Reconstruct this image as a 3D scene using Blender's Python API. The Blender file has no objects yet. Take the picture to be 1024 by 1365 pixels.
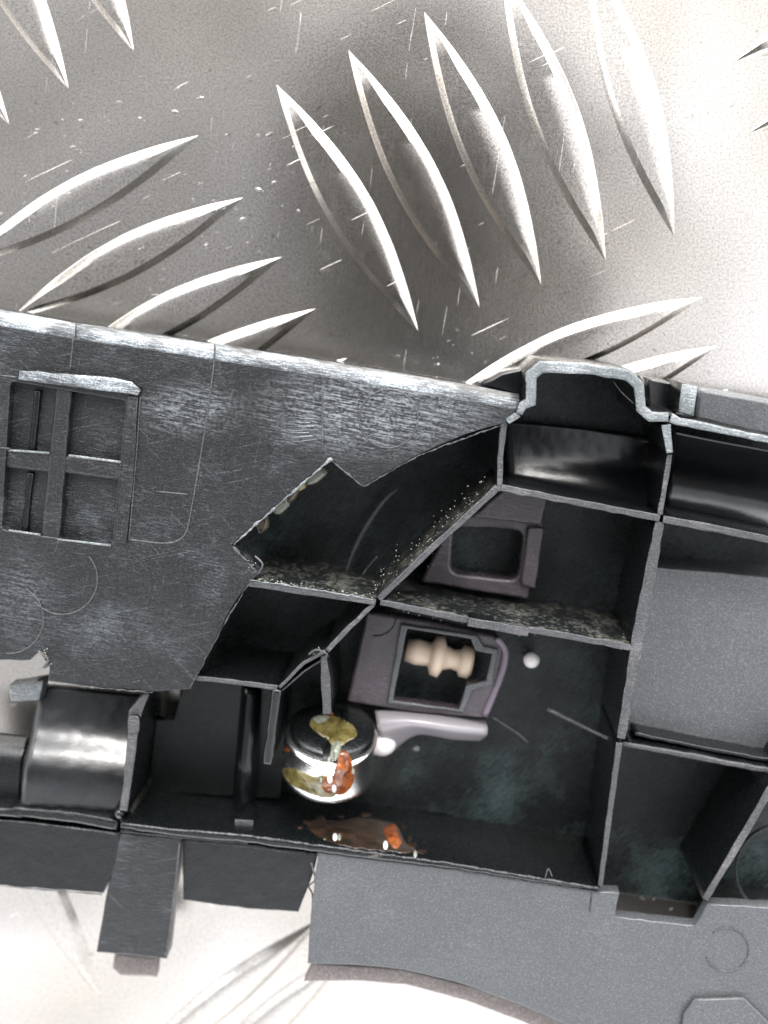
import bpy, bmesh, math, random
from mathutils import Vector, Quaternion, noise
random.seed(7)
S = 1e-4                       # one working unit = 0.1 mm
sc = bpy.context.scene
COL = sc.collection

# ------------------------------------------------------------------ camera
F = 1500.0
CAMZ = 1680.0
NAD = (590.0, 410.0)           # picture point straight below the lens
n_cam = Vector((NAD[0]-512, -(NAD[1]-682.5), -F)).normalized()
RQ = n_cam.rotation_difference(Vector((0, 0, -1)))
cd = bpy.data.cameras.new('camera'); cam = bpy.data.objects.new('camera', cd); COL.objects.link(cam)
cam.rotation_mode = 'QUATERNION'; cam.rotation_quaternion = RQ
cam.location = (0, 0, CAMZ*S)
cd.sensor_fit = 'VERTICAL'; cd.sensor_height = 24.0; cd.lens = 24.0*F/1365.0
cd.clip_start = 0.002; cd.clip_end = 50
cd.dof.use_dof = True; cd.dof.focus_distance = 1530*S
cd.dof.aperture_fstop = (cd.lens*1e-3)/(32*S)
sc.camera = cam

# ------------------------------------------------------------------ sky and sun (bright overcast)
SUN_ZEN, SUN_AZ = math.radians(52), math.radians(8)     # azimuth clockwise from picture-up
w = bpy.data.worlds.new('World'); sc.world = w; w.use_nodes = True
nt = w.node_tree; nt.nodes.clear()
sky = nt.nodes.new('ShaderNodeTexSky'); sky.sky_type = 'NISHITA'; sky.sun_disc = False
sky.sun_elevation = math.pi/2-SUN_ZEN; sky.sun_rotation = SUN_AZ
sky.dust_density = 1; sky.air_density = 1.0; sky.ozone_density = 1
hs = nt.nodes.new('ShaderNodeHueSaturation'); hs.inputs['Saturation'].default_value = 0.12
bgn = nt.nodes.new('ShaderNodeBackground'); bgn.inputs['Strength'].default_value = 0.15
wo = nt.nodes.new('ShaderNodeOutputWorld')
CLOUD_SHIFT = (6.7, 1.9, 17.0)
tc = nt.nodes.new('ShaderNodeTexCoord'); mp = nt.nodes.new('ShaderNodeMapping'); mp.inputs['Location'].default_value = CLOUD_SHIFT
cn = nt.nodes.new('ShaderNodeTexNoise'); cn.inputs['Scale'].default_value = 1.3; cn.inputs['Detail'].default_value = 5; cn.inputs['Distortion'].default_value = .3
cr = nt.nodes.new('ShaderNodeMapRange'); cr.inputs['From Min'].default_value = .36; cr.inputs['From Max'].default_value = .64; cr.inputs['To Min'].default_value = .35; cr.inputs['To Max'].default_value = 2.3
cm = nt.nodes.new('ShaderNodeVectorMath'); cm.operation = 'SCALE'        # broken cloud cover over the whole sky
nt.links.new(tc.outputs['Generated'], mp.inputs[0]); nt.links.new(mp.outputs[0], cn.inputs['Vector']); nt.links.new(cn.outputs['Fac'], cr.inputs['Value'])
nt.links.new(sky.outputs[0], hs.inputs['Color']); nt.links.new(hs.outputs[0], cm.inputs[0]); nt.links.new(cr.outputs[0], cm.inputs['Scale']); nt.links.new(cm.outputs[0], bgn.inputs['Color'])
nt.links.new(bgn.outputs[0], wo.inputs['Surface'])
sl = bpy.data.lights.new('sun', 'SUN'); sl.energy = 0.6; sl.angle = math.radians(14); sl.color = (1, .96, .92)
so = bpy.data.objects.new('sun', sl); COL.objects.link(so)
sdir = Vector((math.sin(SUN_AZ)*math.sin(SUN_ZEN), math.cos(SUN_AZ)*math.sin(SUN_ZEN), math.cos(SUN_ZEN)))
so.rotation_mode = 'QUATERNION'; so.rotation_quaternion = sdir.to_track_quat('Z', 'Y'); so.location = sdir
sc.view_settings.view_transform = 'Standard'; sc.view_settings.look = 'None'
sc.view_settings.gamma = 1; sc.view_settings.exposure = 1.95

# ------------------------------------------------------------------ placing helpers
def P(u, v, z):
    """point on the level z (working units) that the lens sees at photograph pixel u,v"""
    d = RQ @ Vector((u-512, -(v-682.5), -F))
    t = (z-CAMZ)/d.z
    return Vector((d.x*t, d.y*t, z))

def finish(name, me, mat, parent=None, smooth=False, kind=None):
    vs = me.vertices
    mn = Vector((min(v.co[i] for v in vs) for i in range(3))); mx = Vector((max(v.co[i] for v in vs) for i in range(3)))
    c = Vector(((mn.x+mx.x)/2, (mn.y+mx.y)/2, mn.z))
    for v in vs: v.co = (v.co-c)*S
    me.name = name
    o = bpy.data.objects.new(name, me); COL.objects.link(o)
    o.location = c*S
    for m in (mat if isinstance(mat, (list, tuple)) else [mat]): me.materials.append(m)
    if smooth:
        for p in me.polygons: p.use_smooth = True
    if parent is not None:
        o.parent = parent
        w_ = Vector((0, 0, 0)); q = parent
        while q: w_ += q.location; q = q.parent
        o.location = c*S-w_
    if kind: o['kind'] = kind
    return o

def root(name, label, cat, u, v, z, group=None):
    e = bpy.data.objects.new(name, None); COL.objects.link(e); e.location = P(u, v, z)*S
    e.empty_display_size = .005
    e['label'] = label; e['category'] = cat
    if group: e['group'] = group
    return e
def tag(o, label, cat=None, kind=None, group=None):
    o['label'] = label
    if cat: o['category'] = cat
    if kind: o['kind'] = kind
    if group: o['group'] = group
    return o

def chaikin(pts, n=2, closed=True):
    for _ in range(n):
        q = []; L = len(pts)
        rng = range(L) if closed else range(L-1)
        if not closed: q.append(pts[0])
        for i in rng:
            a, b = pts[i], pts[(i+1) % L]
            q.append(tuple(a[k]*.75+b[k]*.25 for k in range(len(a)))); q.append(tuple(a[k]*.25+b[k]*.75 for k in range(len(a))))
        if not closed: q.append(pts[-1])
        pts = q
    return pts
def rounded(pts, rad, n=4):
    q = []; L = len(pts)
    for i in range(L):
        p = Vector(pts[i]); a = Vector(pts[i-1])-p; b = Vector(pts[(i+1) % L])-p
        k = min(rad, a.length*.45, b.length*.45); A = p+a.normalized()*k; B = p+b.normalized()*k
        for j in range(n+1):
            t = j/n; q.append(tuple(A*(1-t)**2+p*2*t*(1-t)+B*t*t))
    return q
def jag(pts, step=12, amp=.7, closed=True):
    """real moulded edges are never ruler-straight"""
    q = []; L = len(pts)
    for i in range(L if closed else L-1):
        a = Vector(pts[i][:2]); b = Vector(pts[(i+1) % L][:2]); n = max(1, int((b-a).length/step))
        for k in range(n):
            p = a.lerp(b, k/n)
            if k: p += Vector((noise.noise(Vector((p.x*.09, p.y*.09, 3))), noise.noise(Vector((p.x*.09, p.y*.09, 9)))))*amp*2
            q.append((p.x, p.y))
    if not closed: q.append(tuple(pts[-1][:2]))
    return q

def slab_mesh(polys, z0, z1, bev, zref=None, seg=2):
    zref = z1 if zref is None else zref
    cu = bpy.data.curves.new('outline', 'CURVE'); cu.dimensions = '2D'; cu.fill_mode = 'BOTH'
    for pl in polys:
        sp = cu.splines.new('POLY'); sp.points.add(len(pl)-1)
        for i, p in enumerate(pl):
            q = P(p[0], p[1], zref); sp.points[i].co = (q.x, q.y, 0, 1)
        sp.use_cyclic_u = True
    bev = min(bev, (z1-z0)/2*.95)
    cu.extrude = (z1-z0)/2-bev; cu.bevel_depth = bev; cu.bevel_resolution = seg; cu.offset = -bev
    o = bpy.data.objects.new('outline', cu); COL.objects.link(o)
    dg = bpy.context.evaluated_depsgraph_get()
    me = bpy.data.meshes.new_from_object(o.evaluated_get(dg))
    me.materials.clear()
    bpy.data.objects.remove(o); bpy.data.curves.remove(cu)
    for v in me.vertices: v.co.z += (z0+z1)/2
    return me
def slab(name, pts, z0, z1, mat, parent=None, bev=1.2, holes=(), zref=None, wear=None, dust=None, rough_edge=.6, kind=None):
    P0 = jag(pts, amp=rough_edge) if rough_edge else pts
    me = slab_mesh([P0]+[jag(h, amp=rough_edge*.6) if rough_edge else h for h in holes], z0, z1, bev, zref)
    mats = [mat]
    if wear is not None: mats.append(wear)
    if dust is not None: mats.append(dust)
    if wear is not None or dust is not None:
        for p in me.polygons:
            if wear is not None and p.normal.z > .35: p.material_index = 1
            elif dust is not None and p.normal.y > .25 : p.material_index = len(mats)-1
            else: p.material_index = 0
    return finish(name, me, mats, parent, kind=kind)
def ribbon(path, wds):
    L, R = [], []
    n = len(path)
    for i in range(n):
        a = Vector(path[max(0, i-1)]); b = Vector(path[min(n-1, i+1)])
        if 0 < i < n-1:
            t1 = (Vector(path[i])-a).normalized(); t2 = (b-Vector(path[i])).normalized(); t = (t1+t2).normalized()
            k = 1/max(.5, t.dot(t1))
        else: t = (b-a).normalized(); k = 1
        nn = Vector((-t.y, t.x)); w_ = (wds[i] if isinstance(wds, (list, tuple)) else wds)/2*k
        c = Vector(path[i])
        L.append(tuple(c+nn*w_)); R.append(tuple(c-nn*w_))
    return L+R[::-1]
def rib(name, path, w_, z0, z1, parent, wear=None, dust=None, bev=1.6, amp=.7, mat=None):
    return slab(name, ribbon(path, w_), z0, z1, mat or M['plastic'], parent, bev, wear=wear, dust=dust, rough_edge=amp)

def grid_mesh(rows, thick=None):
    """rows of world points -> a surface with a skirt and underside"""
    me = bpy.data.meshes.new('sheet'); bm = bmesh.new()
    V = [[bm.verts.new(p) for p in r] for r in rows]
    nr, nc = len(rows), len(rows[0])
    for i in range(nr-1):
        for j in range(nc-1): bm.faces.new((V[i][j], V[i+1][j], V[i+1][j+1], V[i][j+1]))
    if thick:
        W = [[bm.verts.new(p-Vector((0, 0, thick))) for p in r] for r in rows]
        for i in range(nr-1):
            for j in range(nc-1): bm.faces.new((W[i][j], W[i][j+1], W[i+1][j+1], W[i+1][j]))
            bm.faces.new((V[i][0], W[i][0], W[i+1][0], V[i+1][0])); bm.faces.new((V[i][-1], V[i+1][-1], W[i+1][-1], W[i][-1]))
        for j in range(nc-1):
            bm.faces.new((V[0][j], V[0][j+1], W[0][j+1], W[0][j])); bm.faces.new((V[-1][j], W[-1][j], W[-1][j+1], V[-1][j+1]))
    bmesh.ops.recalc_face_normals(bm, faces=bm.faces)
    bm.to_mesh(me); bm.free(); return me
def catmull(pts, n):
    out = []; L = len(pts)
    for i in range(L-1):
        p0, p1, p2, p3 = pts[max(0, i-1)], pts[i], pts[i+1], pts[min(L-1, i+2)]
        for k in range(n):
            t = k/n
            out.append(tuple(.5*((2*b)+(-a+c)*t+(2*a-5*b+4*c-d)*t*t+(-a+3*b-3*c+d)*t**3) for a, b, c, d in zip(p0, p1, p2, p3)))
    out.append(tuple(pts[-1])); return out
def sheet(name, rows, mat, parent, thick=8, n=5, m=5, smooth=True):
    """rows of (u,v,z); spline-refined both ways"""
    R1 = [catmull(r, m) for r in rows]
    cols = [catmull([R1[i][j] for i in range(len(R1))], n) for j in range(len(R1[0]))]
    rows2 = [[P(*cols[j][i]) for j in range(len(cols))] for i in range(len(cols[0]))]
    me = grid_mesh(rows2, thick)
    o = finish(name, me, mat, parent, smooth)
    if smooth and thick: me.shade_smooth() if False else None
    return o
def tube_bm(bm, pts, r, k=8, flat=1.0):
    rings = []; n = len(pts)
    for i, p in enumerate(pts):
        t = (pts[min(n-1, i+1)]-pts[max(0, i-1)]).normalized()
        up = Vector((0, 0, 1)) if abs(t.z) < .9 else Vector((1, 0, 0))
        a = t.cross(up).normalized(); b = a.cross(t)
        rr = r[i] if isinstance(r, (list, tuple)) else r
        rings.append([bm.verts.new(p+a*rr*math.cos(2*math.pi*j/k)+b*rr*flat*math.sin(2*math.pi*j/k)) for j in range(k)])
    for i in range(n-1):
        for j in range(k): bm.faces.new((rings[i][j], rings[i][(j+1) % k], rings[i+1][(j+1) % k], rings[i+1][j]))
    bm.faces.new(rings[0][::-1]); bm.faces.new(rings[-1])
def bead(name, pts, r, mat, parent=None, flat=1.0, k=8, closed=False, kind=None):
    """pts (u,v,z)"""
    bm = bmesh.new(); tube_bm(bm, [P(*p) for p in pts], r, k, flat)
    bmesh.ops.recalc_face_normals(bm, faces=bm.faces)
    me = bpy.data.meshes.new(name); bm.to_mesh(me); bm.free()
    return finish(name, me, mat, parent, True, kind)
def arc(u, v, r, a0, a1, z, n=24, ry=None):
    ry = ry or r
    return [(u+r*math.cos(math.radians(a0+(a1-a0)*i/n)), v-ry*math.sin(math.radians(a0+(a1-a0)*i/n)), z) for i in range(n+1)]
def ell(u, v, rx, ry, n=28, rot=0, sq=2.0):
    o = []; c, s = math.cos(math.radians(rot)), math.sin(math.radians(rot))
    for i in range(n):
        t = 2*math.pi*i/n; x = abs(math.cos(t))**(2/sq)*math.copysign(rx, math.cos(t)); y = abs(math.sin(t))**(2/sq)*math.copysign(ry, math.sin(t))
        o.append((u+x*c-y*s, v+x*s+y*c))
    return o
def lathe(name, A, B, prof, mat, parent=None, k=40, smooth=True):
    """prof: (distance along axis from A, radius)"""
    t = (B-A).normalized(); a = t.cross(Vector((0, 0, 1))); a = (a if a.length > .01 else Vector((1, 0, 0))).normalized(); b = a.cross(t)
    bm = bmesh.new(); rings = []
    for d, r in prof:
        c = A+t*d; rings.append([bm.verts.new(c+(a*math.cos(2*math.pi*j/k)+b*math.sin(2*math.pi*j/k))*max(r, .01)) for j in range(k)])
    for i in range(len(rings)-1):
        for j in range(k): bm.faces.new((rings[i][j], rings[i][(j+1) % k], rings[i+1][(j+1) % k], rings[i+1][j]))
    bm.faces.new(rings[0][::-1]); bm.faces.new(rings[-1])
    bmesh.ops.recalc_face_normals(bm, faces=bm.faces)
    me = bpy.data.meshes.new(name); bm.to_mesh(me); bm.free()
    o = finish(name, me, mat, parent, smooth)
    return o
def blob(name, c, r, mat, parent=None, amp=.25, fr=.05, seed=0, sub=4, kind=None, rot=None):
    bm = bmesh.new(); bmesh.ops.create_icosphere(bm, subdivisions=sub, radius=1)
    for v in bm.verts:
        d = v.co.copy(); k = 1+amp*noise.noise(d*1.6+Vector((seed, 0, 0)))*1.6+amp*.4*noise.noise(d*4+Vector((0, seed, 0)))
        q = Vector((d.x*r[0], d.y*r[1], d.z*r[2]))*k
        if rot is not None: q = rot @ q
        v.co = c+q
    me = bpy.data.meshes.new(name); bm.to_mesh(me); bm.free()
    return finish(name, me, mat, parent, True, kind)

ZT = 180                        # level of the housing's top face
# ------------------------------------------------------------------ materials
M = {}
class Mat:
    def __init__(s, name):
        s.m = bpy.data.materials.new(name); s.m.use_nodes = True; s.t = s.m.node_tree
        s.b = s.t.nodes['Principled BSDF']; M[name] = s.m
        g = s.t.nodes.new('ShaderNodeNewGeometry'); v = s.t.nodes.new('ShaderNodeVectorMath'); v.operation = 'SCALE'
        v.inputs['Scale'].default_value = 1/S; s.t.links.new(g.outputs['Position'], v.inputs[0]); s.pos = v.outputs[0]
    def link(s, a, b): s.t.links.new(a, b)
    def noise(s, scale, detail=2, rough=.5, stretch=None, rot=0, dist=0):
        vec = s.pos
        if stretch or rot:
            mp = s.t.nodes.new('ShaderNodeMapping'); mp.vector_type = 'POINT'
            mp0 = s.t.nodes.new('ShaderNodeMapping'); mp0.inputs['Rotation'].default_value = (0, 0, math.radians(rot))
            s.link(vec, mp0.inputs[0]); s.link(mp0.outputs[0], mp.inputs[0])
            mp.inputs['Scale'].default_value = stretch or (1, 1, 1); vec = mp.outputs[0]
        n = s.t.nodes.new('ShaderNodeTexNoise'); n.inputs['Scale'].default_value = scale; n.inputs['Detail'].default_value = detail
        n.inputs['Roughness'].default_value = rough; n.inputs['Distortion'].default_value = dist
        s.link(vec, n.inputs['Vector']); return n.outputs['Fac']
    def ramp(s, x, stops):
        r = s.t.nodes.new('ShaderNodeValToRGB'); e = r.color_ramp.elements
        while len(e) < len(stops): e.new(.5)
        for i, (p, c) in enumerate(stops):
            e[i].position = p; e[i].color = (c, c, c, 1) if isinstance(c, (int, float)) else (*c, 1)
        s.link(x, r.inputs[0]); return r.outputs[0]
    def math(s, op, a, b=None, c=None):
        n = s.t.nodes.new('ShaderNodeMath'); n.operation = op
        for i, x in enumerate((a, b, c)):
            if x is None: continue
            if isinstance(x, (int, float)): n.inputs[i].default_value = x
            else: s.link(x, n.inputs[i])
        return n.outputs[0]
    def mix(s, f, a, b):
        n = s.t.nodes.new('ShaderNodeMix'); n.data_type = 'RGBA'
        for key, x in ((0, f), (6, a), (7, b)):
            if isinstance(x, (int, float)): n.inputs[key].default_value = x
            elif isinstance(x, tuple): n.inputs[key].default_value = (*x, 1)
            else: s.link(x, n.inputs[key])
        return n.outputs[2]
    def bump(s, h, dist, strength=1, prev=None):
        n = s.t.nodes.new('ShaderNodeBump'); n.inputs['Distance'].default_value = dist*S; n.inputs['Strength'].default_value = strength
        s.link(h, n.inputs['Height'])
        if prev is not None: s.link(prev, n.inputs['Normal'])
        return n.outputs[0]
    def set(s, **k):
        for a, x in k.items():
            a = a.replace('_', ' '); i = s.b.inputs[a]
            if isinstance(x, (int, float)): i.default_value = x
            elif isinstance(x, tuple): i.default_value = (*x, 1)
            else: s.link(x, i)

def aluminium():
    m = Mat('aluminium')
    grain = m.noise(.6, 2, .8); spk = m.noise(.33, 3, .8)
    brush = m.noise(.05, 4, .65, (1, 12, 1), -28)
    brush2 = m.noise(.03, 4, .65, (18, 1, 1), 10)
    big = m.noise(.0032, 1, .4); mid = m.noise(.012, 1, .4)
    h = m.math('ADD', m.math('MULTIPLY', grain, .8), m.math('MULTIPLY', brush, .5))
    scr = m.ramp(m.noise(.0065, 2, .55, (40, 1, 1), 8, .5), [(.0, 0), (.735, 0), (.76, .7)])
    scr2 = m.ramp(m.noise(.0055, 2, .55, (1, 46, 1), -24, .5), [(.0, 0), (.735, 0), (.76, .7)])
    zone = m.ramp(m.noise(.0028, 2), [(.52, 0), (.64, 1)])
    dent = m.math('MULTIPLY', m.ramp(m.noise(.05, 3, .6, (1, 1.6, 1)), [(.0, 0), (.65, 0), (.72, .8)]), zone)
    nb = m.bump(big, 26, .5)
    nb = m.bump(mid, .6, .5, nb)
    nb = m.bump(h, .22, .6, nb)
    nb = m.bump(m.math('ADD', scr, scr2), 1.5, .5, nb)
    nb = m.bump(dent, .8, .6, nb)
    col = m.mix(m.ramp(big, [(.35, 0), (.7, 1)]), (.49, .45, .40), (.60, .565, .53))
    col = m.mix(m.math('MULTIPLY', m.ramp(spk, [(.45, 0), (.62, 1)]), .45), col, (.13, .12, .11))
    col = m.mix(m.math('MULTIPLY', m.ramp(m.noise(.07, 3, .6), [(.66, 0), (.74, 1)]), .5), col, (.17, .12, .09))
    r = m.math('ADD', .12, m.math('MULTIPLY', brush2, .11)); r = m.math('ADD', r, m.math('MULTIPLY', grain, .10))
    m.set(Base_Color=col, Metallic=1.0, Roughness=r, Normal=nb)
aluminium()

def plastic(name, base=(.0045, .005, .0056), wear=(.16, .17, .18), amount=.0, rough=.38, ang=-10, speck=.9, bump=.9, dust=0, spec=.5, lo=.52, fine=0, rub=None):
    m = Mat(name)
    g = m.noise(.42, 2, .9); g2 = m.noise(.2, 3, .6)
    st = m.noise(.05, 5, .75, (1, 10, 1), -ang, .25)
    big = m.noise(.010, 3, .6)
    col = m.mix(m.math('MULTIPLY', m.ramp(g, [(.50, 0), (.66, 1)]), speck), base, tuple(min(1, c*2.4+.028) for c in base))
    if amount:
        k = m.math('MULTIPLY', m.ramp(m.math('ADD', st, m.math('MULTIPLY', m.math('SUBTRACT', big, .5), .9)), [(lo, 0), (lo+.1, .35), (lo+.24, 1)]), amount)
        k = m.math('MULTIPLY', k, m.ramp(g, [(.38, .25), (.62, 1)]))
        col = m.mix(k, col, wear)
    if rub:     # a rubbed patch round a point of the panel: centre x, y, radii, strength
        sx = m.t.nodes.new('ShaderNodeSeparateXYZ'); m.link(m.pos, sx.inputs[0])
        for cx, cy, rx, ry, k_ in rub:
            dx = m.math('DIVIDE', m.math('SUBTRACT', sx.outputs[0], cx), rx); dy = m.math('DIVIDE', m.math('SUBTRACT', sx.outputs[1], cy), ry)
            dd = m.math('SQRT', m.math('ADD', m.math('MULTIPLY', dx, dx), m.math('MULTIPLY', dy, dy)))
            mask = m.ramp(dd, [(.35, 1), (1, 0)])
            st2 = m.ramp(m.math('ADD', m.noise(.035, 5, .8, (1, 12, 1), 11, .3), m.math('MULTIPLY', m.math('SUBTRACT', g2, .5), .4)), [(.46, 0), (.62, 1)])
            col = m.mix(m.math('MULTIPLY', m.math('MULTIPLY', mask, st2), k_), col, (.22, .235, .245))
    if fine:
        f1 = m.ramp(m.noise(.011, 3, .6, (1, 30, 1), -12, .4), [(.64, 0), (.67, 1)]); f2 = m.ramp(m.noise(.011, 3, .6, (1, 26, 1), 48, .4), [(.66, 0), (.69, 1)])
        f3 = m.ramp(m.noise(.013, 3, .6, (1, 26, 1), -75, .4), [(.67, 0), (.70, 1)])
        fs = m.math('ADD', f1, m.math('ADD', f2, f3)); fs = m.math('MINIMUM', fs, 1)
        fs = m.math('MULTIPLY', fs, m.ramp(g, [(.4, .2), (.6, 1)]))
        col = m.mix(m.math('MULTIPLY', fs, fine), col, wear)
    if dust:
        d = m.ramp(m.math('ADD', m.noise(.13, 3, .7, None, 0, .6), m.math('MULTIPLY', m.math('SUBTRACT', m.noise(.02, 2), .5), .5)), [(.50, 0), (.60, 1)])
        col = m.mix(m.math('MULTIPLY', d, dust), col, (.13, .13, .11))
    r = m.math('ADD', rough-.12, m.math('MULTIPLY', st, .14)); r = m.math('ADD', r, m.math('MULTIPLY', g2, .12))
    h = m.math('ADD', m.math('MULTIPLY', g, .5), m.math('MULTIPLY', g2, .5))
    nb = m.bump(m.noise(.018, 2), 5, .4)
    nb = m.bump(h, bump, .7, nb)
    if amount: nb = m.bump(st, 1.6*amount+.2, .6, nb)
    m.set(Base_Color=col, Roughness=r, Normal=nb, Specular_IOR_Level=spec)
    return m.m
plastic('plastic', base=(.0016, .0022, .0024), speck=.18, rough=.26, spec=.4)
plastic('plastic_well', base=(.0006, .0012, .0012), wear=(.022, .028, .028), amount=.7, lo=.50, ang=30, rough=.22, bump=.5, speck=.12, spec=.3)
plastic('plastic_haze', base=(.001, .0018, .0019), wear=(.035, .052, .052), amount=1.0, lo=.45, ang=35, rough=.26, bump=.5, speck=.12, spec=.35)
plastic('plastic_smooth', base=(.003, .0035, .004), rough=.22, bump=.3, speck=.2)
plastic('plastic_panel', base=(.0018, .0023, .0028), wear=(.10, .11, .118), amount=.8, rough=.30, lo=.56, fine=.38, bump=1.2, speck=.4, spec=.42,
        rub=[(P(500, 545, ZT).x, P(500, 545, ZT).y, 190, 75, .7), (P(250, 545, ZT).x, P(250, 545, ZT).y, 90, 45, .5), (P(30, 800, ZT).x, P(30, 800, ZT).y, 60, 90, .25), (P(180, 840, ZT).x, P(180, 840, ZT).y, 120, 50, .12)])
plastic('plastic_edge', base=(.015, .017, .019), wear=(.36, .39, .41), amount=1.0, rough=.38, ang=-10, lo=.42)
plastic('plastic_worn_lit', base=(.018, .018, .02), wear=(.14, .13, .135), amount=.8, rough=.5, bump=1.8, lo=.5)  # scuffed rib tops, with the sky's reflection painted in as paler colour
plastic('plastic_bright', base=(.07, .078, .08), wear=(.33, .345, .35), amount=.9, rough=.4, bump=3.0, lo=.45)
plastic('plastic_dusty', base=(.003, .004, .004), dust=.5, rough=.36, speck=.4)
plastic('plastic_grey', base=(.042, .044, .046), wear=(.11, .105, .105), amount=.35, rough=.22, speck=.5)
plastic('plastic_mauve', base=(.034, .027, .031), wear=(.12, .10, .115), amount=.5, rough=.24, lo=.5, bump=.5, speck=.3)
plastic('plastic_brown', base=(.085, .07, .064), rough=.5)
plastic('bevel_mauve', base=(.10, .08, .10), rough=.22, bump=.3, speck=.2)
plastic('plastic_pink', base=(.20, .185, .195), rough=.18, bump=.3, speck=.1)
plastic('plastic_cream', base=(.50, .39, .29), rough=.4, bump=.3, speck=.1)
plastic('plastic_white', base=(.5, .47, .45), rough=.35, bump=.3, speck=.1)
plastic('crumb', base=(.18, .175, .14), rough=.7)
def steel():
    m = Mat('steel'); g = m.noise(.5, 2)
    m.set(Base_Color=(.72, .71, .69), Metallic=1.0, Roughness=m.math('ADD', .16, m.math('MULTIPLY', g, .15)), Normal=m.bump(g, .7, .5))
steel()
def glue(name, a, b, tr=.35, al=1):
    m = Mat(name); n = m.noise(.06, 4, .6); g = m.noise(.25, 2)
    m.set(Base_Color=m.mix(m.ramp(n, [(.35, 0), (.62, 1)]), a, b), Roughness=.12, Transmission_Weight=tr, IOR=1.5,
          Normal=m.bump(m.math('ADD', n, m.math('MULTIPLY', g, .2)), 1.6, .6))
glue('glue_amber', (.07, .052, .014), (.17, .14, .05))
glue('glue_orange', (.09, .022, .007), (.27, .075, .018), .25)
glue('glue_brown', (.010, .008, .006), (.045, .024, .013), .45)
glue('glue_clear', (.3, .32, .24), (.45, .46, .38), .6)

plastic('lug_yellow', base=(.20, .17, .08), rough=.3)
plastic('lug_brown', base=(.06, .048, .03), rough=.35)
# ------------------------------------------------------------------ chequer plate
def plate():
    me = bpy.data.meshes.new('plate'); bm = bmesh.new()
    bmesh.ops.create_cube(bm, size=1)
    for v in bm.verts: v.co = Vector((v.co.x*4200, v.co.y*4200, (v.co.z-.5)*30))
    bm.to_mesh(me); bm.free()
    o = finish('metal_ground_plate', me, M['aluminium'], None, kind='structure')
    o['label'] = 'worn silver aluminium chequer plate with raised lens-shaped bars'
    return o
PL = plate()
def lens_mesh(L, W, h, wide, narrow):
    """bar along +x, wide flank on +y side; slightly worn flat crest"""
    bm = bmesh.new(); n = 36; rows = []
    for i in range(n+1):
        t = i/n; x = (t-.5)*L
        s = math.sin(math.pi*t)**.92 if 0 < t < 1 else 0
        hw = W/2*s; hh = h*min(1, s*2.2)
        off = W*.03*s
        fw = min(wide, hw*.75)*(.75+.5*t); fn = min(narrow, hw*.5)
        ys = [(-hw+off, 0), (-hw+fn*.8+off, hh*.55), (-hw+fn*1.5+off, hh), (0, hh), (hw-fw+off, hh), (hw-fw*.75+off, hh*.9), (hw-fw*.12+off, hh*.08), (hw+off, 0)]
        j = noise.noise(Vector((x*.03, L, 0)))*.5
        rows.append([bm.verts.new((x, y+j*s, z-.3)) for y, z in ys])
    for i in range(n):
        for j in range(len(rows[0])-1): bm.faces.new((rows[i][j], rows[i+1][j], rows[i+1][j+1], rows[i][j+1]))
    bmesh.ops.remove_doubles(bm, verts=bm.verts, dist=.01)
    bmesh.ops.recalc_face_normals(bm, faces=bm.faces)
    me = bpy.data.meshes.new('raised_bar'); bm.to_mesh(me); bm.free()
    for v in me.vertices: v.co *= S
    for p in me.polygons: p.use_smooth = True
    me.materials.append(M['aluminium'])
    me.set_sharp_from_angle(angle=math.radians(14)); return me
def bar(a, b, W, wide, narrow, h=10, flip=False):
    A, B = P(*a, 0), P(*b, 0); d = B-A; L = d.length
    me = lens_mesh(L, W, h, wide, narrow)
    if flip:
        for v in me.vertices: v.co.y *= -1
        me.flip_normals()
    o = bpy.data.objects.new('raised_bar', me); COL.objects.link(o); o.parent = PL
    o.location = (A+B)/2*S-PL.location; o.rotation_euler.z = math.atan2(d.y, d.x)
# steep family: a = upper tip, b = lower tip (wide flank lies to picture-right)
for a, b in [((368, 112), (558, 442)), ((464, 66), (640, 411)), ((565, 15), (722, 381)), ((668, -38), (808, 349)), ((780, -75), (899, 316)),
             ((-85, -215), (92, 119)), ((18, -262), (179, 69)), ((-190, -165), (13, 167)), ((-40, 995), (137, 1335)), ((112, 880), (286, 1215)), ((900,-130), (985,-10))]:
    bar(a, b, 70, 17, 6)
# shallow family: a = left tip, b = right tip (wide flank lies to picture-up)
for a, b in [((-60, 358), (266, 180)), ((15, 424), (325, 263)), ((70, 500), (377, 342)), ((110, 572), (422, 411)), ((150, 640), (464, 477)),
             ((596, 528), (938, 396)), ((620, 605), (957, 461)), ((650, 660), (972, 519)),
             ((978, 83), (1300, -75)), ((998, 178), (1325, 20)), ((1016, 265), (1345, 110)),
             ((150, 1450), (432, 1222)), ((235, 1475), (470, 1262))]:
    bar(a, b, 62, 17, 6)

# ------------------------------------------------------------------ black housing
ZT = 180
H = root('plastic_housing', 'black ribbed plastic moulding lying open side up across the metal plate', 'plastic housing', 560, 900, 0)
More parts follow.
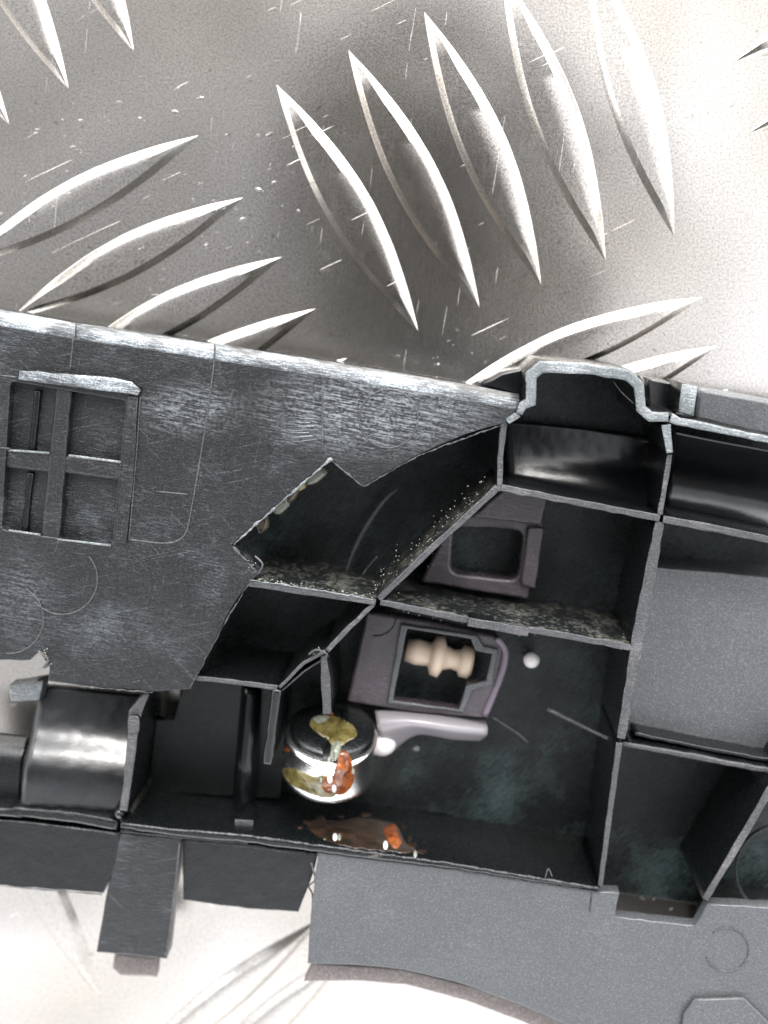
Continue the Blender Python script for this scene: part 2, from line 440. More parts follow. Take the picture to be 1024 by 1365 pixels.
# top panel with four pockets
top_edge = [(-70, 402), (0, 413), (100, 431), (200, 445), (285, 459), (450, 484), (600, 509), (692, 526)]
inset = [(u, v+20) for u, v in top_edge]
lower = [(692, 546), (676, 563), (620, 579), (562, 604), (510, 633), (484, 649), (441, 612), (376, 668), (309, 727), (346, 764), (331, 778), (312, 805), (295, 836), (272, 884), (252, 919),
         (205, 922), (120, 915), (64, 908), (66, 890), (52, 868), (40, 880), (0, 880), (-70, 880)]
pockets = [rounded([(14, 508), (168, 534), (149, 728), (2, 706)], 7)]
slab('top_panel', inset+lower, 146, ZT, M['plastic_panel'], H, 1.5, holes=pockets)
slab('pocket_floor', [(-60, 500), (178, 520), (165, 735), (-60, 725)], 136, 163, M['plastic_panel'], H, .5, zref=ZT)
slab('cross_bar', ribbon([(85, 516), (76, 610), (66, 722)], [21, 24, 26]), 156, ZT-1, M['plastic_panel'], H, 5, wear=M['plastic_panel'])
slab('cross_bar', ribbon([(6, 611), (72, 618)], 26), 156, ZT-3, M['plastic_panel'], H, 5)
slab('cross_bar', ribbon([(80, 618), (164, 629)], 24), 156, ZT-3, M['plastic_panel'], H, 5)
# rounded upper rim of the panel, in three moulded lengths
def rim(i0, i1, gap):
    pts = top_edge[i0:i1+1]
    pts = [(u+(gap if i == 0 else 0), v) for i, (u, v) in enumerate(pts)]
    prof = [(21, ZT), (14, ZT-.6), (8, ZT-4), (3, ZT-11), (0, ZT-24), (0, ZT-60)]
    rows = [[(u, v+dv, z) for u, v in pts] for dv, z in prof]
    sheet('rounded_rim', rows, M['plastic_edge'], H, thick=6, n=3, m=4)
rim(0, 2, 0); rim(2, 4, 2); rim(4, 7, 2)
rib('outer_wall', [(u, v+8) for u, v in top_edge], 8, 4, 118, H)
# raised top bar, posts and seams on the panel
rib('top_lip', [(24, 500), (60, 504), (100, 508), (150, 513), (172, 517), (186, 524)], [14, 16, 18, 20, 18, 10], ZT-4, ZT+10, H, wear=M['plastic_edge'], bev=5)
rib('post', [(177, 528), (170, 640), (160, 724)], [14, 16, 16], ZT-2, ZT+5, H, wear=M['plastic_panel'])
rib('post', [(50, 520), (42, 600)], 9, 152, 170, H, bev=3); rib('post', [(40, 630), (32, 712)], 9, 152, 170, H, bev=3)
for pts in ([(98, 448), (93, 500)], [(187, 528), (182, 600), (172, 720)], [(287, 462), (283, 505), (272, 580), (262, 640), (253, 690), (248, 710), (236, 721), (215, 724), (171, 719)],
            [(208, 655), (250, 659)], [(0, 500), (22, 503)], [(430, 515), (430, 598)], [(0, 597), (14, 598)]):
    bead('mould_seam', catmull([(u, v, ZT+.3) for u, v in pts], 4), 1.1, M['plastic_worn_lit'], H, .8)
# pale beads painting the light that catches the pocket and bar edges
for pts in ([(12, 707), (54, 713)], [(77, 719), (148, 727)], [(12, 600), (66, 604)], [(92, 607), (162, 616)]):
    bead('lit_pocket_edge', catmull([(u, v, ZT-1) for u, v in pts], 4), 1.6, M['plastic_bright'], H, .8)
# ejector pin marks
bead('ejector_mark', arc(518, 558, 39, 0, 360, ZT+.2, 40), 1.2, M['plastic_worn_lit'], H)
bead('ejector_mark', arc(83, 772, 47, -140, 40, ZT+.2, 30), 1.1, M['plastic_worn_lit'], H)
bead('ejector_mark', arc(12, 825, 46, -95, 60, ZT+.2, 30), 1.1, M['plastic_worn_lit'], H)
for i in range(7):
    bead('tool_scratch', [(384+(i*37 % 9), 556+i*5.2+(i*13 % 4), ZT+.2), (426-(i*29 % 17), 559+i*4.4, ZT+.3)], [.3, .5+(i*7 % 3)*.3], M['plastic_bright'], H, k=5)
# floor of the housing
slab('floor', [(262, 700), (330, 620), (440, 560), (672, 545), (706, 498), (848, 508), (864, 556), (1090, 598), (1090, 1300), (800, 1260), (600, 1152), (440, 1132), (330, 1117), (205, 1108), (205, 925), (255, 925)],
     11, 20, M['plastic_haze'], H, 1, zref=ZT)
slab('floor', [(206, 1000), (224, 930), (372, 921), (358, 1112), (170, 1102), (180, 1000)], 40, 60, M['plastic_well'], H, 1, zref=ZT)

ZR = 176; W_ = M['plastic_worn_lit']
rib('rib', [(327, 777), (420, 790), (501, 803)], [9, 10, 8], 14, ZR+2, H, wear=W_, dust=M['plastic_dusty'])
rib('rib', [(505, 799), (580, 727), (664, 650)], [8, 9, 9], 14, ZR, H, wear=W_, dust=M['plastic_dusty'])
rib('rib', [(666, 655), (667, 610), (673, 560)], [7, 8, 10], 14, ZR+1, H, wear=W_)
rib('rib', [(668, 650), (780, 672), (880, 691)], [9, 9, 10], 14, ZR+3, H, wear=W_, dust=M['plastic_smooth'])
rib('rib', [(884, 692), (950, 704), (1090, 733)], [10, 10, 9], 14, ZR+3, H, wear=W_)
rib('rib', [(507, 803), (620, 826), (740, 845), (845, 864)], [8, 9, 9, 9], 14, ZR, H, wear=W_, dust=M['plastic_dusty'])
rib('rib_step', [(624, 829), (705, 843)], 12, 150, ZR+4, H, wear=W_)
rib('rib', [(880, 696), (868, 760), (850, 855), (828, 985)], [12, 16, 17, 11], 14, ZR+1, H, wear=W_)
rib('rib', [(826, 990), (815, 1070), (800, 1182)], [9, 8, 7], 14, ZR-2, H, wear=W_)
rib('rib', [(888, 566), (893, 604)], [13, 9], 14, ZR+6, H, wear=M['plastic_bright'])
rib('rib', [(893, 606), (886, 650), (880, 686)], [7, 7, 8], 14, ZR+1, H, wear=W_)
rib('rib', [(498, 806), (466, 836), (436, 868)], [6, 7, 7], 14, ZR-1, H, wear=W_)
rib('rib', [(434, 868), (405, 884), (372, 917)], [5, 5, 5], 14, ZR, H, wear=W_)
rib('rib', [(438, 874), (404, 896), (374, 922)], [3, 3, 3], 14, ZR-8, H, wear=W_)
rib('rib', [(431, 874), (434, 905), (436, 952)], [8, 13, 12], 14, ZR-4, H, wear=W_)
rib('rib', [(256, 903), (310, 909), (370, 917)], 7, 14, ZR, H, wear=W_)
rib('rib', [(369, 920), (364, 960), (356, 1020)], [12, 12, 12], 14, ZR+3, H, wear=M['plastic_smooth'], bev=4)
rib('rib', [(830, 992), (900, 1004), (1090, 1040)], [7, 7, 8], 14, ZR-20, H, wear=W_, bev=3)
rib('rib', [(846, 978), (930, 996), (1090, 1026)], [5, 5, 6], 14, ZR-34, H)
rib('rib', [(1060, 995), (1000, 1100), (940, 1200)], [10, 11, 9], 14, ZR+1, H, wear=W_, bev=3)
# outer wall with its box-shaped bump
wall = [(692, 552), (697, 541), (708, 536), (708, 500), (722, 489), (780, 491), (838, 500), (852, 514), (855, 545), (868, 556), (892, 556)]
rib('outer_wall', wall, [10, 12, 14, 16, 17, 16, 16, 15, 14, 14, 14], 6, ZT+6, H, wear=M['plastic_bright'], bev=4, amp=1.0)
rib('outer_wall', [(894, 557), (905, 562), (960, 573), (1090, 600)], [14, 11, 10, 10], 6, ZT+2, H, wear=M['plastic_bright'], bev=3)
rib('outer_wall', [(676, 562), (692, 552)], [9, 9], 14, ZT+2, H, wear=M['plastic_bright'])
slab('side_block', [(909, 511), (931, 514), (926, 556), (904, 551)], 60, 168, M['plastic'], H, 4, wear=M['plastic_bright'])
slab('side_strip', [(930, 516), (1090, 545), (1090, 598), (926, 560)], 40, 120, M['plastic_grey'], H, 6)
slab('side_gusset', [(640, 513), (668, 498), (704, 489), (704, 532), (692, 528)], 20, 110, M['plastic_smooth'], H, 3)
slab('side_gusset', [(862, 504), (908, 512), (902, 552), (866, 548)], 20, 96, M['plastic_smooth'], H, 3)
# curved inner skin right of the bump and under it
sheet('inner_skin', [[(896, 575, 150), (960, 588, 150), (1090, 612, 150)], [(896, 605, 90), (960, 617, 90), (1090, 640, 90)], [(890, 640, 60), (960, 654, 60), (1090, 680, 60)],
                     [(886, 672, 70), (960, 688, 72), (1090, 715, 74)], [(886, 690, 110), (960, 706, 110), (1090, 735, 110)]], M['plastic_smooth'], H, 6)
sheet('inner_skin', [[(668, 560, 40), (780, 570, 40), (888, 585, 40)], [(670, 600, 46), (780, 610, 46), (885, 625, 46)], [(672, 622, 54), (780, 636, 62), (882, 654, 78)], [(672, 638, 68), (780, 656, 80), (880, 676, 108)], [(674, 652, 120), (780, 669, 120), (880, 690, 120)]],
      M['plastic_smooth'], H, 5)
# right grey shelf; its raised edge stands in for the rib's shadow line
slab('shadow_edge_shelf', [(868, 756), (950, 762), (1090, 776), (1090, 1045), (920, 1012), (828, 994), (846, 880)], 14, 104, M['plastic_grey'], H, 3)
# bottom wall, flange
rib('bottom_wall', [(160, 1101), (240, 1111), (330, 1119), (440, 1134), (600, 1155), (720, 1174), (800, 1186)], [8, 10, 11, 10, 7, 6, 5], 6, ZT-2, H, wear=M['plastic'], bev=4)
flange = [(424, 1136), (600, 1158), (720, 1177), (799, 1189), (826, 1190), (820, 1222), (880, 1229), (928, 1234), (944, 1205), (1090, 1214), (1090, 1480), (1000, 1470), (860, 1405), (760, 1368), (690, 1338), (610, 1310), (540, 1293), (480, 1287), (410, 1285), (414, 1220)]
hole = chaikin([(1060, 1228), (1024, 1240), (1010, 1264), (1006, 1300), (1014, 1326), (1060, 1350)], 2)
slab('flange', flange, 150, 172, M['plastic_grey'], H, 2)
slab('flange_strip', [(418, 1284), (540, 1292), (700, 1334), (860, 1400), (1000, 1468), (990, 1500), (850, 1432), (700, 1364), (620, 1334), (540, 1313), (470, 1308), (405, 1309)], 128, 149, M['plastic_brown'], H, 3)  # brownish strip beyond the flange's lower edge
slab('flange_plate', [(902, 1410), (912, 1352), (927, 1333), (992, 1331), (1012, 1350), (1034, 1372), (1034, 1410)], 173, 180, M['plastic_grey'], H, 2)
bead('ejector_mark', arc(969, 1266, 29, -160, 130, 172.4, 34), 1.3, M['plastic_worn_lit'], H)
bead('mould_seam', [(789, 1190, 172.4), (786, 1216, 172.4)], .9, M['plastic'], H)
slab('under_floor', [(940, 1200), (1090, 1200), (1090, 1420), (980, 1400), (930, 1260)], 20, 60, M['plastic'], H, 1)
for (u, v, r) in ((1040, 1160, 60),):
    bead('inner_boss', arc(u, v, r, 80, 250, 57, 26), 3, M['plastic'], H)
# bottom left wall pieces
slab('side_wall', [(244, 1118), (330, 1125), (424, 1137), (419, 1160), (412, 1180), (398, 1216), (330, 1212), (244, 1200)], 90, 140, M['plastic'], H, 2)
bead('flash_hair', catmull([(415, 1150, 170), (420, 1172, 168), (412, 1182, 160), (417, 1200, 150), (412, 1280, 150)], 5), 1.4, M['plastic_worn_lit'], H)
slab('side_wall', [(-70, 1088), (24, 1094), (160, 1110), (156, 1150), (138, 1191), (60, 1185), (-70, 1176)], 100, 150, M['plastic'], H, 2)
rib('ledge', [(-70, 1079), (22, 1085), (22, 1083), (100, 1091), (156, 1101)], [10, 12, 12, 14, 14], 90, 158, H, bev=5)
rib('ledge', [(160, 1108), (243, 1116), (330, 1124)], 5, 60, 150, H, bev=2)
for pts in ([(36, 1079, 158), (98, 1084, 158), (152, 1094, 158)], [(-20, 1092, 152), (60, 1099, 152), (156, 1112, 152)], [(250, 1122, 150), (330, 1129, 150), (412, 1139, 142)], [(-20, 1179, 151), (60, 1186, 151), (136, 1192, 151)]):
    bead('ragged_edge_or_glint', [(u, v, z+random.uniform(-.4, .4)) for u, v, z in catmull(pts, 12)], [random.uniform(.5, 1.5) for _ in range(25)], M['plastic_worn_lit'], H, k=6)  # pale beads painting the highlight lines along the ledges
# hanging tab with foot
TB = slab('tab', [(160, 1112), (243, 1116), (232, 1190), (222, 1279), (190, 1276), (128, 1270), (142, 1190)], 110, 150, M['plastic_panel'], H, 3)
TF = slab('tab_foot', [(152, 1270), (210, 1276), (208, 1304), (160, 1302), (149, 1292)], 80, 108, M['plastic_brown'], TB, 6)
bead('mould_seam', [(240, 1122, 166), (233, 1190, 166), (222, 1274, 166)], 1.5, M['plastic_worn_lit'], TB)
# half-round saddle at lower left
sheet('saddle', [[(54, 914, 92), (122, 920, 84), (196, 927, 74)], [(48, 945, 104), (117, 951, 97), (190, 960, 88)], [(42, 975, 118), (110, 981, 112), (184, 991, 104)],
                 [(36, 1005, 142), (102, 1012, 135), (178, 1022, 126)], [(32, 1035, 154), (98, 1043, 148), (172, 1054, 140)], [(26, 1082, 150), (94, 1090, 146), (164, 1102, 140)]], M['plastic_smooth'], H, 10)
sheet('saddle', [[(-70, 972, 90), (0, 980, 90), (40, 984, 90)], [(-70, 990, 110), (0, 996, 110), (34, 999, 110)], [(-70, 1015, 122), (-4, 1022, 122), (28, 1024, 122)], [(-70, 1086, 126), (-8, 1090, 126), (24, 1092, 126)]], M['plastic'], H, 10)
slab('broken_lug', [(12, 914), (58, 907), (52, 934), (14, 936), (12, 924)], 96, 128, M['plastic_grey'], H, 3, wear=M['plastic_bright'])
rib('fin', [(196, 924), (180, 950), (176, 985), (170, 1040), (164, 1082)], [8, 18, 14, 12, 12], 30, 172, H, wear=W_, bev=4)
slab('small_boss', ell(178, 966, 8, 12, sq=4), 150, 178, M['plastic'], H, 2, wear=W_)
lathe('small_boss', P(160, 1084, 120), P(160, 1084, 172), [(0, 9), (38, 9), (46, 7.5), (51, 4), (52, 1)], M['plastic_smooth'], H, 20)
# half-round post inside the lower left well
sheet('inner_post', [[(322, 915, 60), (328, 918, 75), (337, 920, 78), (346, 922, 70), (352, 923, 50)], [(316, 990, 70), (322, 992, 86), (331, 994, 90), (340, 996, 82), (347, 998, 60)],
                     [(312, 1035, 72), (318, 1037, 88), (327, 1039, 92), (337, 1041, 84), (344, 1043, 62)], [(308, 1098, 40), (315, 1100, 56), (324, 1102, 60), (334, 1104, 52), (341, 1106, 34)]], M['plastic_smooth'], H, 6)
slab('inner_block', [(313, 1092), (338, 1094), (336, 1110), (312, 1108)], 100, 150, M['plastic'], H, 2, wear=W_)

# flash hairs and burrs on the rib crossings
def hair(pts, r=1.0, mat='plastic_worn_lit'): bead('flash_hair', catmull(pts, 5), r, M[mat], H, k=6)
hair([(412, 872, 178), (422, 866, 184), (436, 872, 182), (430, 880, 180)], 1.6)
hair([(344, 765, 181), (350, 752, 184), (340, 741, 182)], 1.3)
hair([(785, 662, 120), (840, 676, 150), (876, 688, 176)], 1.2)
hair([(818, 508, 170), (828, 522, 172), (845, 538, 178)], .7)
hair([(655, 955, 60), (690, 978, 70), (704, 990, 74)], 1.4)
hair([(730, 945, 60), (770, 965, 80), (822, 990, 110)], 3)
hair([(52, 868, 181), (64, 880, 186), (58, 890, 184), (70, 884, 183)], 1.6)
hair([(727, 1170, 178), (731, 1158, 186), (736, 1168, 180)], .9)
for (a, b, z, r0, mt) in (((442, 611), (311, 726), ZT+.5, 2.2, 'plastic_bright'), ((310, 728), (344, 764), ZT+.5, 2.4, 'plastic_worn_lit'), ((441, 613), (483, 648), ZT+.3, 1.6, 'plastic_worn_lit'),
                      ((329, 772), (498, 799), ZR+2, 1.5, 'plastic_bright'), ((504, 796), (660, 650), ZR, 1.0, 'plastic_worn_lit'), ((484, 649), (560, 606), ZT, 1.1, 'plastic_worn_lit'), ((560, 606), (674, 564), ZT, 1.1, 'plastic_worn_lit'),
                      ((330, 780), (296, 837), ZT, 1.1, 'plastic_worn_lit'), ((296, 837), (253, 918), ZT, 1.1, 'plastic_worn_lit'), ((72, 912), (204, 923), ZT, 1.1, 'plastic_worn_lit')):
    n = max(6, int(math.dist(a, b)/5)); pts = []; rs = []
    for i in range(n+1):
        t = i/n; pts.append((a[0]+(b[0]-a[0])*t+random.gauss(0, .5), a[1]+(b[1]-a[1])*t+random.gauss(0, .5), z+random.uniform(-.5, .8)))
        rs.append(r0*random.choice([.25, .5, .6, .7, 1.0, 1.25]))
    bead('ragged_edge_or_glint', pts, rs, M[mt], H, k=6)
def rag(path, z, r0, mt):
    pts = []; rs = []
    for u, v in jag(path, 2.5, .5, False): pts.append((u, v, z+random.uniform(-.3, .5))); rs.append(r0*random.uniform(.3, 1.4))
    bead('ragged_edge_or_glint', pts, rs, M[mt], H, k=6)
rag([(250, 1107), (330, 1114), (440, 1129), (600, 1151), (720, 1171), (798, 1184)], ZT-2, 1.6, 'plastic_worn_lit')
rag([(600, 1158), (720, 1177), (799, 1189)], 173, 1.2, 'plastic_worn_lit')
# pale streaks across the floor of the notch well
bead('pale_streak', catmull([(458, 772, 40), (472, 735, 42), (490, 700, 44), (512, 668, 46), (530, 652, 46)], 6), [1+2.2*math.sin(math.pi*i/24) for i in range(25)], M['plastic_grey'], H, .5)
bead('pale_streak', catmull([(420, 762, 60), (445, 768, 60), (478, 771, 60)], 6), [1, 2, 2.5, 3, 3, 3, 3.4, 3.4, 3, 3, 2, 1.5, 1], M['plastic_worn_lit'], H, .5)
bead('pale_streak', catmull([(482, 768, 70), (494, 752, 70), (503, 742, 70)], 4), 1.2, M['plastic_worn_lit'], H, .5)

# ------------------------------------------------------------------ dirt crumbs
def crumbs(name, spots, label):
    bm = bmesh.new()
    for (u, v, z, su, sv, sz, n, r) in spots:
        for i in range(n):
            c = P(u+random.gauss(0, su), v+random.gauss(0, sv), z+random.uniform(0, sz)); rr = r*random.uniform(.4, 1.2)
            vs = bmesh.ops.create_icosphere(bm, subdivisions=1, radius=rr)['verts']
            sx = (random.uniform(.6, 1.8), random.uniform(.5, 1.2), random.uniform(.4, .9)); a = random.uniform(0, 6.28)
            for q in vs:
                x, y, zz = q.co.x*sx[0], q.co.y*sx[1], q.co.z*sx[2]
                q.co = c+Vector((x*math.cos(a)-y*math.sin(a), x*math.sin(a)+y*math.cos(a), zz))*random.uniform(.8, 1.2)
    me = bpy.data.meshes.new(name); bm.to_mesh(me); bm.free()
    o = finish(name, me, M['crumb'], None, False, 'stuff'); o['label'] = label; return o
sp = []
for i in range(14):
    t = i/13; sp.append((345+t*150, 774+t*23, 165, 6, 1.5, 9, 9, 1.5))
sp += [(62, 878, 181, 3, 7, 1, 14, 1.0), (334, 756, 180, 4, 4, 1, 10, .9), (426, 868, 180, 5, 2, 2, 9, 1.0)]
for i in range(10):
    t = i/9; sp.append((560+t*270, 812+t*40, 120, 12, 6, 30, 14, 1.0))
for i in range(10):
    t = i/9; sp.append((503+t*140, 783-t*130, 130, 9, 9, 40, 16, .8))
crumbs('dust_crumbs', sp, 'pale dust and plastic crumbs lodged against the ribs of the housing')

# ------------------------------------------------------------------ inner parts seen in the wells
B1 = root('square_bracket', 'mauve grey bracket with square window in the middle well, behind the metal capsule', 'bracket', 590, 890, 14)
outer = [(498, 812), (560, 826), (655, 846), (672, 862), (664, 912), (646, 950), (560, 946), (462, 938), (478, 870)]
win = [(542, 838), (655, 860), (646, 905), (640, 948), (600, 942), (522, 934)]
slab('frame', [(488, 815), (560, 826), (662, 848), (674, 866), (660, 930), (644, 958), (560, 951), (462, 936)], 50, 78, M['plastic_mauve'], B1, 5,
     holes=[[(543, 838), (628, 852), (634, 868), (656, 872), (648, 908), (622, 914), (612, 946), (524, 934)]])
slab('window_lip', [(534, 832), (636, 847), (645, 862), (664, 866), (656, 914), (630, 920), (618, 950), (516, 938)], 79, 84, M['plastic_grey'], B1, 2,
     holes=[[(543, 838), (628, 852), (634, 868), (656, 872), (648, 908), (622, 914), (612, 946), (524, 934)]])
bead('mould_seam', arc(502, 822, 26, -100, -5, 79, 16), .9, M['plastic'], B1)
bead('frame_edge', catmull([(662, 850, 78), (674, 868, 78), (668, 900, 78), (646, 954, 78)], 5), 5.5, M['bevel_mauve'], B1)
sheet('arm', [[(500, 948, 70), (540, 949, 72), (600, 954, 66), (646, 962, 58)], [(502, 960, 86), (545, 957, 92), (604, 964, 88), (650, 970, 74)], [(506, 978, 88), (548, 968, 96), (606, 975, 92), (649, 980, 76)], [(526, 1000, 60), (556, 980, 76), (604, 986, 74), (640, 988, 62)]], M['plastic_pink'], B1, 20)
lathe('knob', P(504, 990, 56), P(522, 990, 86), [(0, 20), (16, 20), (26, 17), (32, 10), (34, 2)], M['plastic_white'], B1, 28)
blob('knob', P(555, 998, 50), (8, 6, 6), M['plastic_grey'], B1, .1)
CR = root('cream_spindle', 'cream coloured turned spindle lying inside the square window of the mauve bracket', 'spindle', 590, 878, 14)
lathe('spindle_body', P(541, 866, 40), P(645, 887, 40), [(0, 5), (1, 17), (18, 20), (34, 18), (38, 19), (42, 30), (54, 32), (60, 19), (72, 15), (82, 17), (86, 24), (98, 25), (103, 20), (104, 4)], M['plastic_cream'], CR, 28)
B2 = root('rounded_socket', 'brown grey socket with rounded dark opening in the well above the square bracket', 'socket', 650, 730, 14)
slab('frame', [(640, 664), (672, 655), (728, 668), (724, 720), (704, 800), (560, 776), (590, 716)], 30, 66, M['plastic_mauve'], B2, 5, holes=[rounded([(606, 700), (698, 708), (690, 774), (600, 764)], 14)])
slab('upper_ledge', [(672, 650), (730, 664), (722, 700), (628, 690)], 67, 84, M['plastic_mauve'], B2, 4)
slab('side_ledge', [(704, 702), (726, 704), (714, 786), (694, 780)], 67, 76, M['plastic_mauve'], B2, 4)
WP = lathe('white_pin', P(707, 879, 20), P(709, 880, 92), [(0, 8), (40, 8), (52, 9), (56, 11.5), (64, 12), (70, 9.5), (73, 5), (73.5, 2)], M['plastic_white'], None, 24)
tag(WP, 'small round white pin end standing beside the mauve bracket', 'pin')
# pale clear lugs under the cut edge of the panel
CL = root('clear_strip', 'pale translucent lugs showing under the slanted cut edge of the panel', 'clear strip', 395, 665, 60)
for q, mt in ((((592, 285), (680, 238), (708, 272), (650, 322), (600, 335)), 'glue_clear'), (((548, 330), (590, 300), (600, 345), (556, 366)), 'lug_yellow'),
              (((505, 375), (556, 340), (560, 372), (540, 405), (505, 428)), 'lug_brown'), (((428, 440), (500, 385), (514, 436), (470, 482), (432, 476)), 'glue_clear'), (((340, 520), (400, 480), (408, 548), (360, 585)), 'lug_brown')):
    slab('clear_lug', rounded([(250+x*.2637, 560+y*.2637) for x, y in q], 4), 96, 116, M[mt], CL, 5, rough_edge=.5)

# ------------------------------------------------------------------ metal capsule
CP = root('metal_capsule', 'round steel capsule with black face, glued into the housing with amber glue', 'capsule', 435, 1030, 14)
A = P(442, 977, 118); ax = Vector((-.12, -.90, -.34)).normalized()
B = A+ax*80
lathe('can', A, B, [(0, 60), (0, 66), (2, 68), (6, 68), (10, 66), (58, 66), (64, 69), (72, 69), (80, 63), (85, 50), (86, 2)], M['steel'], CP, 64)
side = ax.cross(Vector((0, 0, 1))).normalized(); up = side.cross(ax)
def face_piece(name, outline, h0, h1, mat):
    bm = bmesh.new(); c = Vector((sum(p[0] for p in outline)/len(outline), sum(p[1] for p in outline)/len(outline)))
    rings = []
    for sc_, h in ((1, h0), (1, h1-4), (.96, h1-1.5), (.88, h1), (.5, h1+1.5), (.02, h1+2)):
        rings.append([bm.verts.new(A+side*(c.x+(p[0]-c.x)*sc_)+up*(c.y+(p[1]-c.y)*sc_)-ax*h) for p in outline])
    n = len(outline)
    for k in range(len(rings)-1):
        for q in range(n): bm.faces.new((rings[k][q], rings[k][(q+1) % n], rings[k+1][(q+1) % n], rings[k+1][q]))
    bm.faces.new(rings[-1]); bmesh.ops.recalc_face_normals(bm, faces=bm.faces)
    me = bpy.data.meshes.new(name); bm.to_mesh(me); bm.free(); return finish(name, me, mat, CP, True)
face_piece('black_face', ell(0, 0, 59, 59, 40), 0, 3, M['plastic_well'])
lobe = [(x, y) for x, y in ell(0, 0, 61, 61, 60)]
face_piece('black_lobe', [(max(5, x), y*.93-1) for x, y in lobe], 2, 9, M['plastic'])
face_piece('black_lobe', [(min(-11, x*1.04), y) for x, y in lobe], 2, 16, M['plastic'])
from mathutils.bvhtree import BVHTree
def bvh_of(objs):
    vs, fs = [], []
    bpy.context.view_layer.update()
    for o in objs:
        n0 = len(vs); vs += [o.matrix_world @ v.co/S for v in o.data.vertices]; fs += [[n0+i for i in p.vertices] for p in o.data.polygons]
    return BVHTree.FromPolygons(vs, fs)
EYE = Vector((0, 0, CAMZ))
def smear(name, outline, h, mat, parent, tree, seed=0, cap_z=None):
    """glue lying on whatever surface the tree holds, thin and ragged at its rim"""
    ol = jag(chaikin(outline, 2), 2.2, 1.1); c = Vector((sum(p[0] for p in ol)/len(ol), sum(p[1] for p in ol)/len(ol)))
    bm = bmesh.new(); rings = []; last = None
    for k in (1.0, .96, .9, .8, .66, .5, .33, .16, .02):
        ring = []
        for p in ol:
            q = c+(Vector(p)-c)*k; d = (P(q.x, q.y, 0)-EYE).normalized()
            loc, nor, _, _ = tree.ray_cast(EYE, d)
            if loc is None: loc, nor = (last or (P(q.x, q.y, 100), Vector((0, 0, 1))))
            last = (loc, nor)
            if nor.dot(d) > 0: nor = -nor
            nn = (nor*.5-d*.7).normalized()
            t = h*(1-k**2.2)*(1+.55*noise.noise(Vector((q.x*.07, q.y*.07, seed)))+.25*noise.noise(Vector((q.x*.25, q.y*.25, seed))))
            ring.append(bm.verts.new(loc+nn*(t-.5 if k == 1.0 else t+.3)))
        rings.append(ring)
    n = len(ol)
    for k in range(len(rings)-1):
        for q in range(n): bm.faces.new((rings[k][q], rings[k][(q+1) % n], rings[k+1][(q+1) % n], rings[k+1][q]))
    bm.faces.new(rings[-1]); bmesh.ops.recalc_face_normals(bm, faces=bm.faces)
    for _ in range(2): bmesh.ops.smooth_vert(bm, verts=[v for r_ in rings[2:] for v in r_], factor=.5, use_axis_x=True, use_axis_y=True, use_axis_z=True)
    me = bpy.data.meshes.new(name); bm.to_mesh(me); bm.free(); return finish(name, me, mat, parent, True)
def cr(pts, k=290/1024, u0=330, v0=900): return [(u0+x*k, v0+y*k) for x, y in pts]
TC = bvh_of(list(CP.children))
smear('glue_smear', cr([(150, 440), (200, 430), (260, 455), (320, 485), (370, 470), (420, 500), (425, 575), (350, 578), (270, 550), (190, 510)]), 4, M['glue_amber'], CP, TC, 1)
smear('glue_smear', cr([(280, 230), (325, 180), (400, 188), (470, 212), (518, 255), (518, 295), (470, 312), (452, 335), (400, 340), (380, 305), (330, 278)]), 6, M['glue_amber'], CP, TC, 2)
smear('glue_smear', cr([(295, 205), (340, 182), (400, 192), (380, 230), (330, 250)]), 7, M['glue_clear'], CP, TC, 3)
smear('glue_smear', cr([(398, 300), (448, 300), (436, 370), (418, 410), (384, 400), (392, 350)]), 6, M['glue_clear'], CP, TC, 4)
smear('glue_smear', cr([(428, 362), (462, 345), (496, 400), (490, 440), (506, 480), (492, 528), (450, 568), (405, 560), (396, 510), (412, 440)]), 8, M['glue_orange'], CP, TC, 5)
smear('glue_smear', cr([(330, 500), (372, 470), (420, 480), (440, 520), (400, 570), (350, 550)]), 6, M['glue_orange'], CP, TC, 6)
smear('glue_smear', cr([(368, 172), (395, 165), (410, 190), (385, 200)]), 8, M['glue_orange'], CP, TC, 7)
smear('glue_smear', cr([(155, 320), (180, 330), (205, 360), (165, 362)]), 4, M['glue_orange'], CP, TC, 8)
GP = root('glue_puddle', 'brown and orange glue puddle set below the capsule against the bottom wall', 'glue puddle', 470, 1112, 14)
TW = bvh_of([o for o in H.children if o.name.startswith(('bottom_wall', 'floor', 'ragged'))])
smear('glue_smear', cr([(265, 700), (330, 672), (420, 690), (520, 660), (620, 680), (700, 692), (725, 740), (748, 790), (800, 815), (790, 840), (700, 835), (600, 828), (480, 812), (380, 785), (300, 745)]), 2.2, M['glue_brown'], GP, TW, 11)
smear('glue_smear', cr([(650, 702), (700, 698), (716, 760), (736, 795), (700, 826), (660, 795), (632, 740)]), 7, M['glue_orange'], GP, TW, 12)
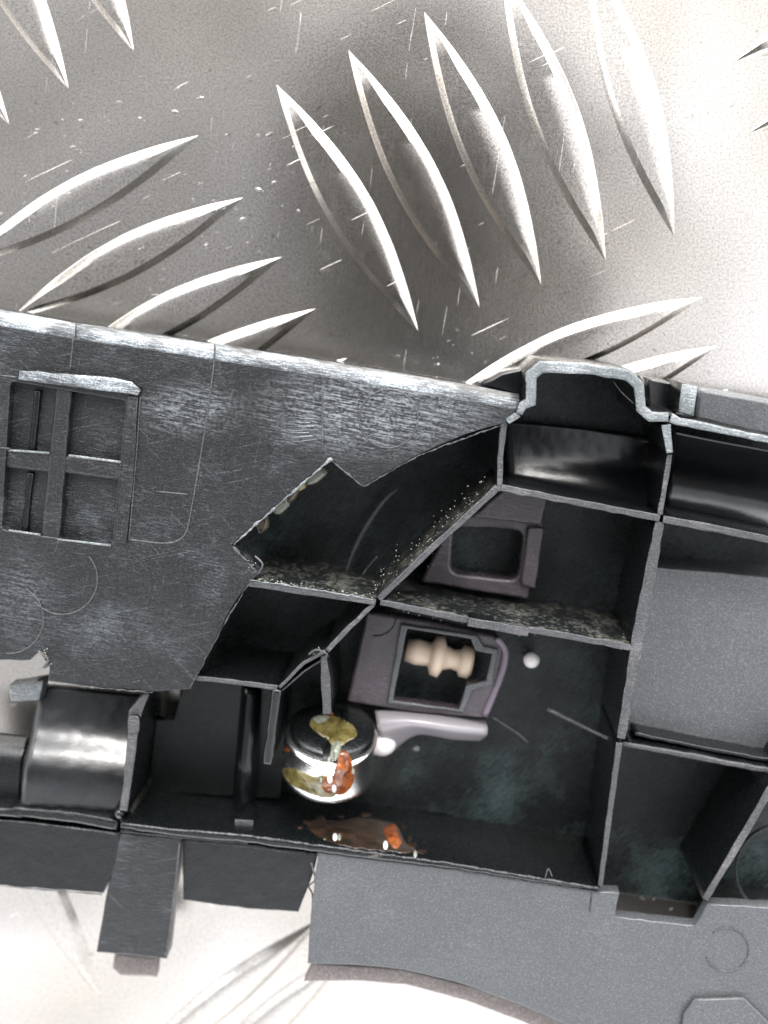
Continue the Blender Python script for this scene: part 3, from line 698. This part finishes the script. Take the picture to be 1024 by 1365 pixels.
for k, (x, y, a, b) in enumerate(((280, 690, 22, 9), (345, 668, 26, 8), (560, 655, 30, 8), (770, 800, 30, 14), (820, 830, 26, 10), (760, 770, 14, 12), (250, 715, 18, 8), (600, 850, 40, 7), (440, 665, 20, 6), (735, 715, 8, 12))):
    (u, v), = cr([(x, y)]); smear('glue_smear', ell(u, v, a*.28, b*.28, 10), 1.2, M['glue_brown'], GP, TW, 60+k)
TG = bvh_of(list(CP.children)+list(GP.children))
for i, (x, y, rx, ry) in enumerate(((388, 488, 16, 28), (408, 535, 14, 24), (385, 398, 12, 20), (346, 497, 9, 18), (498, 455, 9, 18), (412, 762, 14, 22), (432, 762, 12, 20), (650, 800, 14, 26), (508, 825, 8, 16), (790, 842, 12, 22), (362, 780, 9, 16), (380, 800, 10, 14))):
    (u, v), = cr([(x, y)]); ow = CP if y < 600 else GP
    smear('glue_glint', ell(u, v, rx*.25, ry*.25, 8), 3.2, M['plastic_white'] if i in (0, 1, 5, 7) else M['glue_clear'], ow, TG if i != 9 else TW, 20+i)  # pale ovals painting highlights on the glue

# ------------------------------------------------------------------ the phone that takes the picture (the plate mirrors it)
PH = bpy.data.objects.new('smartphone', None); COL.objects.link(PH); PH.location = (0, 0, (CAMZ+12)*S)
tag(PH, 'dark smartphone held flat above the plate, taking the photograph', 'smartphone')
def box(name, x0, x1, y0, y1, z0, z1, mat, parent, bev=60):
    bm = bmesh.new(); bmesh.ops.create_cube(bm, size=1)
    for v in bm.verts: v.co = Vector(((x0+x1)/2+v.co.x*(x1-x0), (y0+y1)/2+v.co.y*(y1-y0), (z0+z1)/2+v.co.z*(z1-z0)))
    bmesh.ops.bevel(bm, geom=[e for e in bm.edges if abs(e.verts[0].co.z-e.verts[1].co.z) > 1], offset=bev, segments=6, affect='EDGES')
    me = bpy.data.meshes.new(name); bm.to_mesh(me); bm.free()
    o = finish(name, me, mat, None); o.parent = parent; o.location = o.location-parent.location; return o
box('phone_body', -420, 470, -860, 780, CAMZ+30, CAMZ+110, M['plastic_smooth'], PH, 90)
